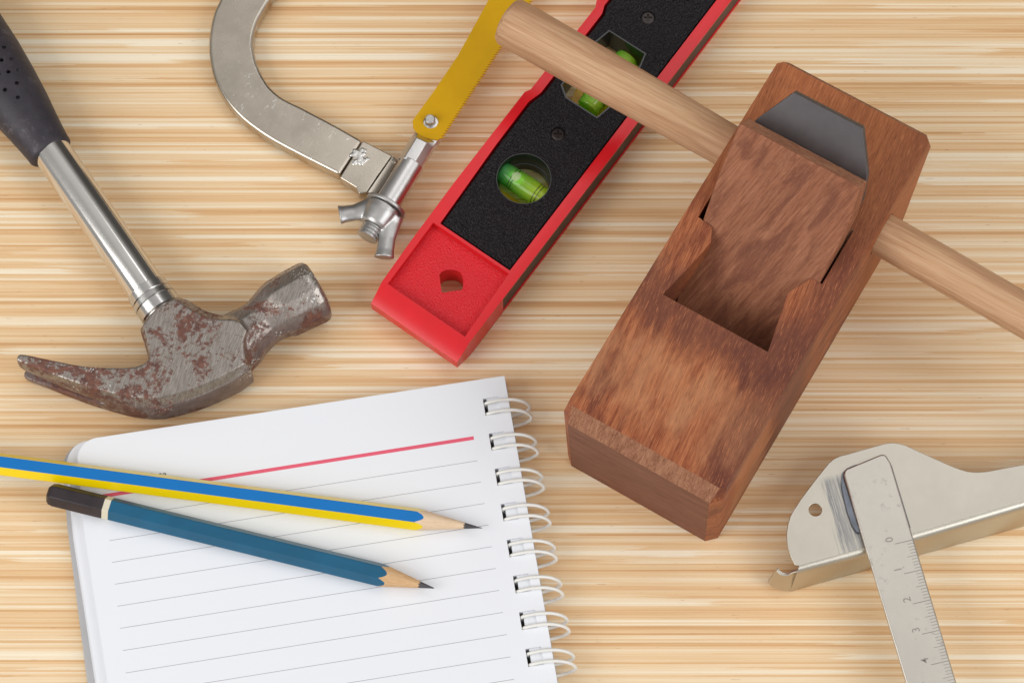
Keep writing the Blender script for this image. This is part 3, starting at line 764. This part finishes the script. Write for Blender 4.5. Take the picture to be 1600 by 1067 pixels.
# wedge
def wpt(s, v, h): return bedpt(s, v, h)
WO = [(51.0, -12.2), (51.0, -44.0), (70, -46.5), (80, -48.2), (100, -48.0), (107.6, -46.2), (107.6, -3.9), (95, -4.8), (80, -7.0), (66, -9.2)]
def wh(s): return 3.0 + 11.7 + (s - 82) * 0.004
mb = MB(); mb.loft([[wpt(s, v, 3.0) for s, v in WO], [wpt(s + (1.2 if s > 107 else 0), v * 1.0, wh(s)) for s, v in WO]])
wedge = make('wedge', mb, M['wedge'], pln, bevel=0.5, seg=2, smooth=35)
def end_faces(o, mat, test):
    o.data.materials.append(mat)
    for p in o.data.polygons:
        if test(p.normal): p.material_index = len(o.data.materials) - 1
end_faces(wedge, M['wedge_end'], lambda n: n.x > 0.5 and n.z > 0.3)
end_faces(block, M['block_end'], lambda n: abs(n.x) > 0.93 and abs(n.y) < 0.2)
end_faces(block, M['block_chamfer'], lambda n: 0.35 < abs(n.x) <= 0.93 and n.z > 0.3 and abs(n.y) < 0.4)
# cross handle
st = []
for v, r in ((86.2, 2.0), (85.9, 5.4), (85.2, 7.4), (83.8, 8.25), (80, 8.35), (60, 8.2), (30, 7.7), (4, 7.15), (-57, 6.95), (-80, 6.9), (-110, 6.8), (-150, 6.8), (-178, 6.8), (-180, 6.0), (-180.6, 3)):
    st.append((rodp(v), r))
make('cross_handle', MB().tube(st, 48), M['rod'], pln, smooth=60)

# ================================================================== NOTEBOOK
NZ = 9.5
no = P(788, 587, NZ)
nf = Frame((no.x, no.y), 9.35)
nb = nf.root('spiral_notebook', 'open ruled white spiral notebook with red heading line, two pencils lying across it', 'notebook')
NL = -163.0
def arc(cx, cy, r, a0, a1, n=10): return [(cx + r * math.cos(math.radians(a0 + (a1 - a0) * k / n)), cy + r * math.sin(math.radians(a0 + (a1 - a0) * k / n))) for k in range(n + 1)]
HY = [(-6.7 - 12.03 * k, -12.5 - 12.03 * k) for k in range(13)]
def holes(x0, x1, sh=0.0): return [MB().box(x0, x1, b + sh, a + sh, -5, 20) for a, b in HY]
cov = arc(-137.9, -6.0, 8.6, 90, 180) + [(-147.2, -25), (-146.4, -80), (-145.4, NL - 1), (0.6, NL - 1), (0.6, 0.9)]
make('back_cover', MB().prism(cov, 0.1, 1.2), M['cover'], nb, cuts=holes(-8.0, -3.4), smooth=0)
def pages(dx, dy, z0, z1, name, mat, top=0.4, hx=(-8.2, -3.2)):
    o = arc(-133.6 + dx, -6.4 + dy, 6.9, 90, 178) + [(-141.0 + dx, -30), (-139.9 + dx, -60), (-139.2 + dx, -80), (-138.6 + dx, NL), (0, NL), (0, top)]
    return make(name, MB().prism(o, z0, z1), mat, nb, cuts=holes(*hx), smooth=0)
for i in range(7):
    k = i / 6
    pages(-4.4 + 0.6 * math.sin(i * 1.9) * (1 if i < 6 else 0.2) + 0.9 * k, 0.9 - 0.5 * k, 1.25 + i * 0.78, 1.25 + i * 0.78 + 0.74, 'lower_pages', M['paper'], 0.2, (-8.2, -7.0))
for i in range(4):
    pages(-0.35 * (3 - i) * 0.5, 0.25 - 0.08 * i, 6.75 + i * 0.5, 6.75 + i * 0.5 + 0.48, 'upper_pages', M['paper'], 0.1, (-8.2, -7.0))
TP = 9.5
pages(0.0, 0.0, 8.78, TP - 0.02, 'top_page', M['paper'], 0.0)
def strip(x0, x1, y, w, z, name, mat, parent):
    return make(name, MB().box(x0, x1, y - w / 2, y + w / 2, z - 0.02, z + 0.012), mat, parent, smooth=0)
strip(-134.0, -13.2, -19.4, 1.2, TP, 'heading_line', M['redink'], nb)
lm = MB()
for k in range(19):
    y = -27.2 - 7.27 * k
    if y < NL + 5: break
    lm.box(-133.4 + 0.02 * k, -13.2, y - 0.085, y + 0.085, TP - 0.02, TP + 0.01)
make('ruled_lines', lm, M['greyink'], nb, smooth=0)
make('printed_word', text_mb('Date', 3.1, (-118.9, -16.25, TP + 0.005), 0.0, 0.02), M['blackink'], nb, smooth=0)
for k in range(13):
    yb = -12.03 * k
    rm = MB()
    for y0 in (-8.3, -11.9):
        ctl = [(-7.2, 0, 5.2), (-7.75, 0, 7.6), (-7.3, 0, 9.2), (-5.6, 0.0, 10.0), (-3, 0.0, 10.3), (0, -0.25, 10.35), (2.8, -0.7, 9.9), (5.2, -1.4, 8.9), (6.7, -2.1, 7.3), (7.1, -2.7, 5.8), (6.5, -2.9, 4.4), (4.8, -3.0, 2.7), (2.4, -3.0, 1.5), (0, -3.0, 0.95), (-2.5, -2.6, 0.75), (-5.0, -1.5, 0.85), (-6.5, -0.6, 1.6), (-7.1, 0, 3.2)]
        # smooth with Catmull-Rom
        ctl = [(cx_ * 0.93 if cx_ > 0 else cx_, cy_, cz_) for cx_, cy_, cz_ in ctl]
        pts = []
        n = len(ctl)
        for i in range(n):
            p0, p1, p2, p3 = [Vector(ctl[(i + q) % n]) for q in (-1, 0, 1, 2)]
            for s in range(4):
                t_ = s / 4
                pts.append(0.5 * ((2 * p1) + (p2 - p0) * t_ + (2 * p0 - 5 * p1 + 4 * p2 - p3) * t_ ** 2 + (3 * p1 - p0 - 3 * p2 + p3) * t_ ** 3))
        pts = [p + Vector((0, y0 + yb, 0)) for p in pts]
        rg = []
        m_ = len(pts)
        for i, p in enumerate(pts):
            d = (pts[(i + 1) % m_] - pts[i - 1]).normalized(); sd = Vector((0, 1, 0)); nn = d.cross(sd).normalized(); sd = nn.cross(d).normalized()
            rg.append([p + nn * (0.56 * math.cos(2 * math.pi * q / 10)) + sd * (0.56 * math.sin(2 * math.pi * q / 10)) for q in range(10)])
        rg.append(rg[0])
        rm.loft(rg, False, False)
    make('binding_ring', rm, M['ring'], nb, smooth=60)

# ================================================================== PENCILS
def pencil(name, label, A, B, tipx, back, a, fcone, lead_r, lead_tip, mats, cap=None, zc=None):
    """A,B: two points on the axis (bench mm); tipx: tip point; back: how far the pencil reaches behind the tip"""
    A = Vector((A[0], A[1], 0)); B = Vector((B[0], B[1], 0))
    d = (B - A).normalized()
    tip = A + d * (Vector((tipx[0], tipx[1], 0)) - A).dot(d)
    base = tip - d * back
    fr = Frame((base.x, base.y, NZ + 0.03), math.degrees(math.atan2(d.y, d.x)))
    rt = fr.root(name, label, 'pencil')
    zc = a
    s = a * math.tan(math.radians(30)) * 2
    NS = 8
    prof = []      # (y, z, rho, facet)
    for f in range(6):
        a0 = math.radians(90 + 60 * f)
        nrm = (math.cos(a0), math.sin(a0)); tg = (-math.sin(a0), math.cos(a0))
        for k in range(NS + 1):
            w = (k / NS - 0.5) * s
            if k in (0, NS): w *= 0.93
            y = nrm[0] * a + tg[0] * w; z = nrm[1] * a + tg[1] * w
            prof.append((y, z, math.hypot(y, z), f))
    def xend(rho): return back - (rho) / fcone
    random.seed(name)
    rag = [random.uniform(-0.12, 0.12) for _ in prof]
    def facet_part(fl, mat, pname, x0=None):
        mb = MB()
        for f in fl:
            pp = [(i, p) for i, p in enumerate(prof) if p[3] == f]
            xs0 = [x0 for _ in pp]
            n0 = len(mb.v)
            vs = []
            for (i, p), q in zip(pp, xs0): vs.append((q, p[0], p[1] + zc))
            for (i, p) in pp: vs.append((xend(p[2]) + rag[i], p[0], p[1] + zc))
            m_ = len(pp)
            mb.add(vs, [[k, k + 1, m_ + k + 1, m_ + k] for k in range(m_ - 1)])
        return mb
    x0 = 0.0 if cap is None else cap
    groups = mats['facets']
    # painted shell: one closed mesh, stripes as material regions of the same part
    mb = MB(); n = len(prof)
    vs = [(x0, p[0], p[1] + zc) for p in prof] + [(xend(p[2]) + rag[i], p[0], p[1] + zc) for i, p in enumerate(prof)]
    fs = []; mi = []
    for i in range(n):
        j = (i + 1) % n
        fs.append([i, j, n + j, n + i]); mi.append(groups[prof[i][3]])
    fs.append(list(range(n))[::-1]); mi.append(0)
    mb.add(vs, fs)
    me = bpy.data.meshes.new('barrel'); me.from_pydata([tuple(c * MM for c in v) for v in mb.v], [], mb.f)
    for m in mats['paint']: me.materials.append(m)
    for p_, q in zip(me.polygons, mi): p_.material_index = q; p_.use_smooth = True
    me.set_sharp_from_angle(angle=math.radians(22))
    bm = bmesh.new(); bm.from_mesh(me); bmesh.ops.recalc_face_normals(bm, faces=bm.faces); bm.to_mesh(me); bm.free()
    o = bpy.data.objects.new('barrel', me); COL.objects.link(o); o.parent = rt
    # bare wood cone
    wv = [(xend(p[2]) + rag[i], p[0], p[1] + zc) for i, p in enumerate(prof)]
    lead_x = back - lead_r / fcone
    rings = [wv]
    for tt in (0.3, 0.6, 1.0):
        rr = []
        for i, p in enumerate(prof):
            xe = xend(p[2]) + rag[i]; jag = 0.25 * math.sin(i * 0.9) + 0.15 * math.sin(i * 2.3)
            lx = lead_x + jag
            x = xe + (lx - xe) * tt; rho = (back - x) * fcone
            rr.append((x, p[0] / p[2] * rho, p[1] / p[2] * rho + zc))
        rings.append(rr)
    make('sharpened_wood', MB().loft(rings, False, False), mats['wood'], rt, smooth=50)
    r0 = lead_r * 0.985
    make('lead_tip', MB().tube([((lead_x - 1.0, 0, zc), r0), ((lead_x, 0, zc), r0), ((back - 2 * lead_tip / fcone, 0, zc + 0.0), lead_tip * 1.9), ((back - lead_tip / fcone, 0, zc), lead_tip), ((back - lead_tip / fcone + 0.35, 0, zc), lead_tip * 0.4)], 20), mats['lead'], rt, smooth=40)
    if cap is not None:
        sc_ = lambda k, x: [(x, p[0] * k, p[1] * k + zc) for p in prof]
        make('dipped_end', MB().loft([sc_(0.3, 0.0), sc_(0.72, 0.25), sc_(0.93, 1.0), sc_(1.015, 2.4), sc_(1.02, cap - 2.0)]), M['pencil_cap'], rt, smooth=40)
        make('band', MB().loft([sc_(1.012, cap - 2.05), sc_(1.012, cap + 0.1)]), M['cream'], rt, smooth=22)
    else:
        make('lead_core', MB().tube([((-0.05, 0, zc), 1.0), ((1, 0, zc), 1.0)], 16), mats['lead'], rt)
    return rt
za = 3.2
yA, yB = P(0, 720.5, NZ + 2 * za), P(560, 794.7, NZ + 2 * za)
yT = P(755.5, 826.5, NZ + za)
pencil('striped_pencil', 'blue and yellow striped hexagonal pencil, upper of the two on the notebook', yA, yB, yT, 176, za, 0.167, 1.05, 0.13,
       dict(facets=[0, 1, 1, 0, 1, 1], paint=[M['pencil_blue'], M['pencil_yellow']], wood=M['cedar'], lead=M['graphite']))
bA, bB = P(170, 790, NZ + 2 * za), P(575, 889.3, NZ + 2 * za)
bT = P(681.5, 921, NZ + za)
pencil('dark_blue_pencil', 'petrol blue pencil with blackened end and cream band, lower of the two on the notebook', bA, bB, bT, 128.5, za + 0.1, 0.205, 1.15, 0.22,
       dict(facets=[0] * 6, paint=[M['pencil_teal']], wood=M['cedar2'], lead=M['graphite']), cap=21.0)

# ================================================================== TRY SQUARE
SZ = 16.0
so = P(1387, 720, SZ)
qf = Frame((so.x, so.y), -76)
sq = qf.root('try_square', 'pressed steel try square with numbered rule, beside the wooden plane', 'try square')
Z3 = lambda pts: [(1180 + x / 2.757, 680 + y / 2.757) for x, y in pts]
up_px = Z3([(170,556),(152,520),(140,480),(136,450),(135,420),(140,385),(150,350),(172,312),(200,270),(250,203),(300,140),(318,118),(340,100),(368,88),(400,80),(480,57),(560,35),(590,31),(620,35),(645,41),(660,48),(745,87),(830,125),(862,138),(890,148),(915,155),(940,158),(970,158),(1000,155),(1158,125),(1330,80),(1480,45)])
lo_px = Z3([(1480,193),(1300,243),(1158,282),(860,370),(500,475),(190,562)])
plate = [qf.L(x, y, SZ) for x, y in up_px + lo_px]
hole = qf.L(1180 + 259 / 2.757, 680 + 320 / 2.757, SZ)
def plate_marks(t, col):
    x, y, z = t.xyz()
    st = t.noise(1.0, 4, 0.7, t.mapping((90, 1500, 100)))
    bx = t.ramp(t.math('MULTIPLY', x, 10.0), [(0.0, 0.0), (0.02, 1.0), (0.22, 1.0), (0.36, 0.0)])
    wy = t.math('ADD', t.math('MULTIPLY', t.math('ADD', y, 0.030), 50.0), t.math('MULTIPLY', t.math('SUBTRACT', st, 0.5), 0.35))
    by = t.ramp(wy, [(0.34, 0.0), (0.46, 0.8), (0.60, 0.55), (0.78, 1.0), (0.84, 0.0)])
    m = t.math('MULTIPLY', t.math('MULTIPLY', bx, by), t.ramp(st, [(0.38, 0.25), (0.58, 1.0)]))
    return t.mix(m, col, (0.17, 0.18, 0.21))
M['tin_plate'] = m_metal('sheet_steel_with_file_marks', (0.60, 0.565, 0.49), 0.38, 0.07, 0.6, dirt=(0.34, 0.31, 0.27), dirt_amt=(0.68, 0.78), bumps=0.04, extra=plate_marks)
make('stock_plate', MB().prism([tuple(p[:2]) for p in plate], SZ - 1.2, SZ), M['tin_plate'], sq, cuts=[MB().tube([((hole.x, hole.y, 0), 2.05), ((hole.x, hole.y, 30), 2.05)], 32)], bevel=0.2, seg=2, bang=50, smooth=40)
# rounded bend and upright flange swept along the lower edge
topl = [qf.L(*p, SZ) for p in Z3([(1480,193),(1300,243),(1158,282),(860,370),(500,475),(190,562)])]
botl = [qf.L(*p, 0.3) for p in Z3([(1480,300),(1300,352),(1158,391),(860,473),(500,574),(150,672)])]
rings = []
for a, b in zip(topl, botl):
    h = (b - a); out = Vector((h.x, h.y, 0)); 
    on = out.normalized() if out.length > 0.01 else Vector((1, 0, 0))
    R_ = 2.6; prof = []
    for k in range(9):
        t_ = k / 8 * math.pi / 2
        prof.append(Vector((a.x, a.y, 0)) + on * (R_ * math.sin(t_)) + Vector((0, 0, SZ - R_ + R_ * math.cos(t_))))
    prof.append(Vector((b.x, b.y, 0.3)))
    inn = [Vector((b.x, b.y, 0.3)) - on * 1.2]
    for k in range(8, -1, -1):
        t_ = k / 8 * math.pi / 2
        inn.append(Vector((a.x, a.y, 0)) + on * ((R_ - 1.2) * math.sin(t_)) + Vector((0, 0, SZ - R_ + (R_ - 1.2) * math.cos(t_) - 0.0)))
    rings.append(prof + inn)
# small lip that curls round at the free end
e_a, e_b = topl[-1], botl[-1]
dirE = (topl[-1] - topl[-2]).normalized()
hk = MB().loft(rings)
make('stock_flange', hk, M['tin'], sq, smooth=50)
lipt = [(190,585),(160,592),(140,604),(118,604),(103,595),(92,581)]
lipb = [(165,668),(150,669),(135,672),(108,667),(70,650),(52,634)]
Lr = []
for i, (a, b) in enumerate(zip(Z3(lipt), Z3(lipb))):
    ta = qf.L(*a, (14.8, 13.0, 12.2, 12.0, 12.0, 12.0)[i]); tb_ = qf.L(*b, 0.3 + 0.8 * i)
    nn = Vector((0, 0, 0))
    tang = Vector((0.25, 0.9, 0))
    Lr.append([ta, tb_, tb_ + Vector((-1.0, 0.6, 0.1)), ta + Vector((-1.0, 0.6, 0))])
make('curled_lip', MB().loft(Lr), M['tin'], sq, bevel=0.2, smooth=50)
# rule, raised on a low folded spine
RZ = 18.4
rl_px = [(1318,742),(1319,735),(1323,731.5),(1376,709.5),(1381,709),(1385,711),(1388,716),(1392,722)]
rl = [qf.L(x, y, RZ) for x, y in rl_px]
dR = (qf.L(1495.5, 1067, RZ) - qf.L(1392, 720, RZ)).normalized()
r1 = qf.L(1495.5, 1067, RZ) + dR * 70; l1 = qf.L(1419.4, 1067, RZ) + dR * 73
make('rule', MB().prism([tuple(p[:2]) for p in rl + [r1, l1]], RZ - 1.3, RZ), M['rule'], sq, bevel=0.7, seg=3, bang=50, smooth=40)
rs = [(1323,742),(1384,716),(1428,868),(1364,886)]
rs = Z3([(395,140),(376,160),(371,200),(379,250),(397,325),(418,385),(438,414),(462,418),(520,400),(670,395),(590,130),(565,100),(430,125)])
make('rule_seat', MB().prism([tuple(qf.L(x, y, RZ - 1)[:2]) for x, y in rs], SZ + 0.02, RZ - 1.32), M['tarnish'], sq, smooth=0)
tn = Z3([(365,95),(345,110),(325,150),(350,240),(372,330),(392,400),(425,420),(455,400),(455,330),(430,260),(405,200),(392,140)])
# graduations and numbers stamped into the rule
sm = MB()
t0 = qf.L(1180 + 690 / 2.757, 680 + 447 / 2.757, RZ)      # 0 tick at the graduated edge
edge = lambda d: t0 + dR * d
inn = Vector((dR.y, -dR.x, 0))
if (qf.L(1380, 855, RZ) - t0).dot(inn) < 0: inn = -inn
inn = (qf.L(1180 + 600 / 2.757, 680 + 471 / 2.757, RZ) - t0); inn = (inn - dR * inn.dot(dR)).normalized()
for k in range(0, 111):
    L_ = 6.6 if k % 10 == 0 else (4.2 if k % 5 == 0 else 2.9)
    st_ = 0.75
    a = edge(k * 1.0) + inn * st_; b = edge(k * 1.0) + inn * L_
    w = 0.10 if k % 10 else 0.14
    sm.prism([tuple((a - dR * w)[:2]), tuple((b - dR * w)[:2]), tuple((b + dR * w)[:2]), tuple((a + dR * w)[:2])], RZ - 0.03, RZ + 0.012)
ang_r = math.atan2(-dR.y, -dR.x)
for k in range(0, 11):
    c = edge(k * 10 - 0.9) + inn * 6.9
    tm = text_mb(str(k), 3.5, (c.x, c.y, RZ + 0.0), ang_r, 0.05, 0.02)
    # centre the digit beside its tick, reading towards the stock
    sm.v += []
    n0 = len(sm.v)
    sm.add(tm.v, tm.f)
make('scale_marking', sm, M['groove'], sq, smooth=0)
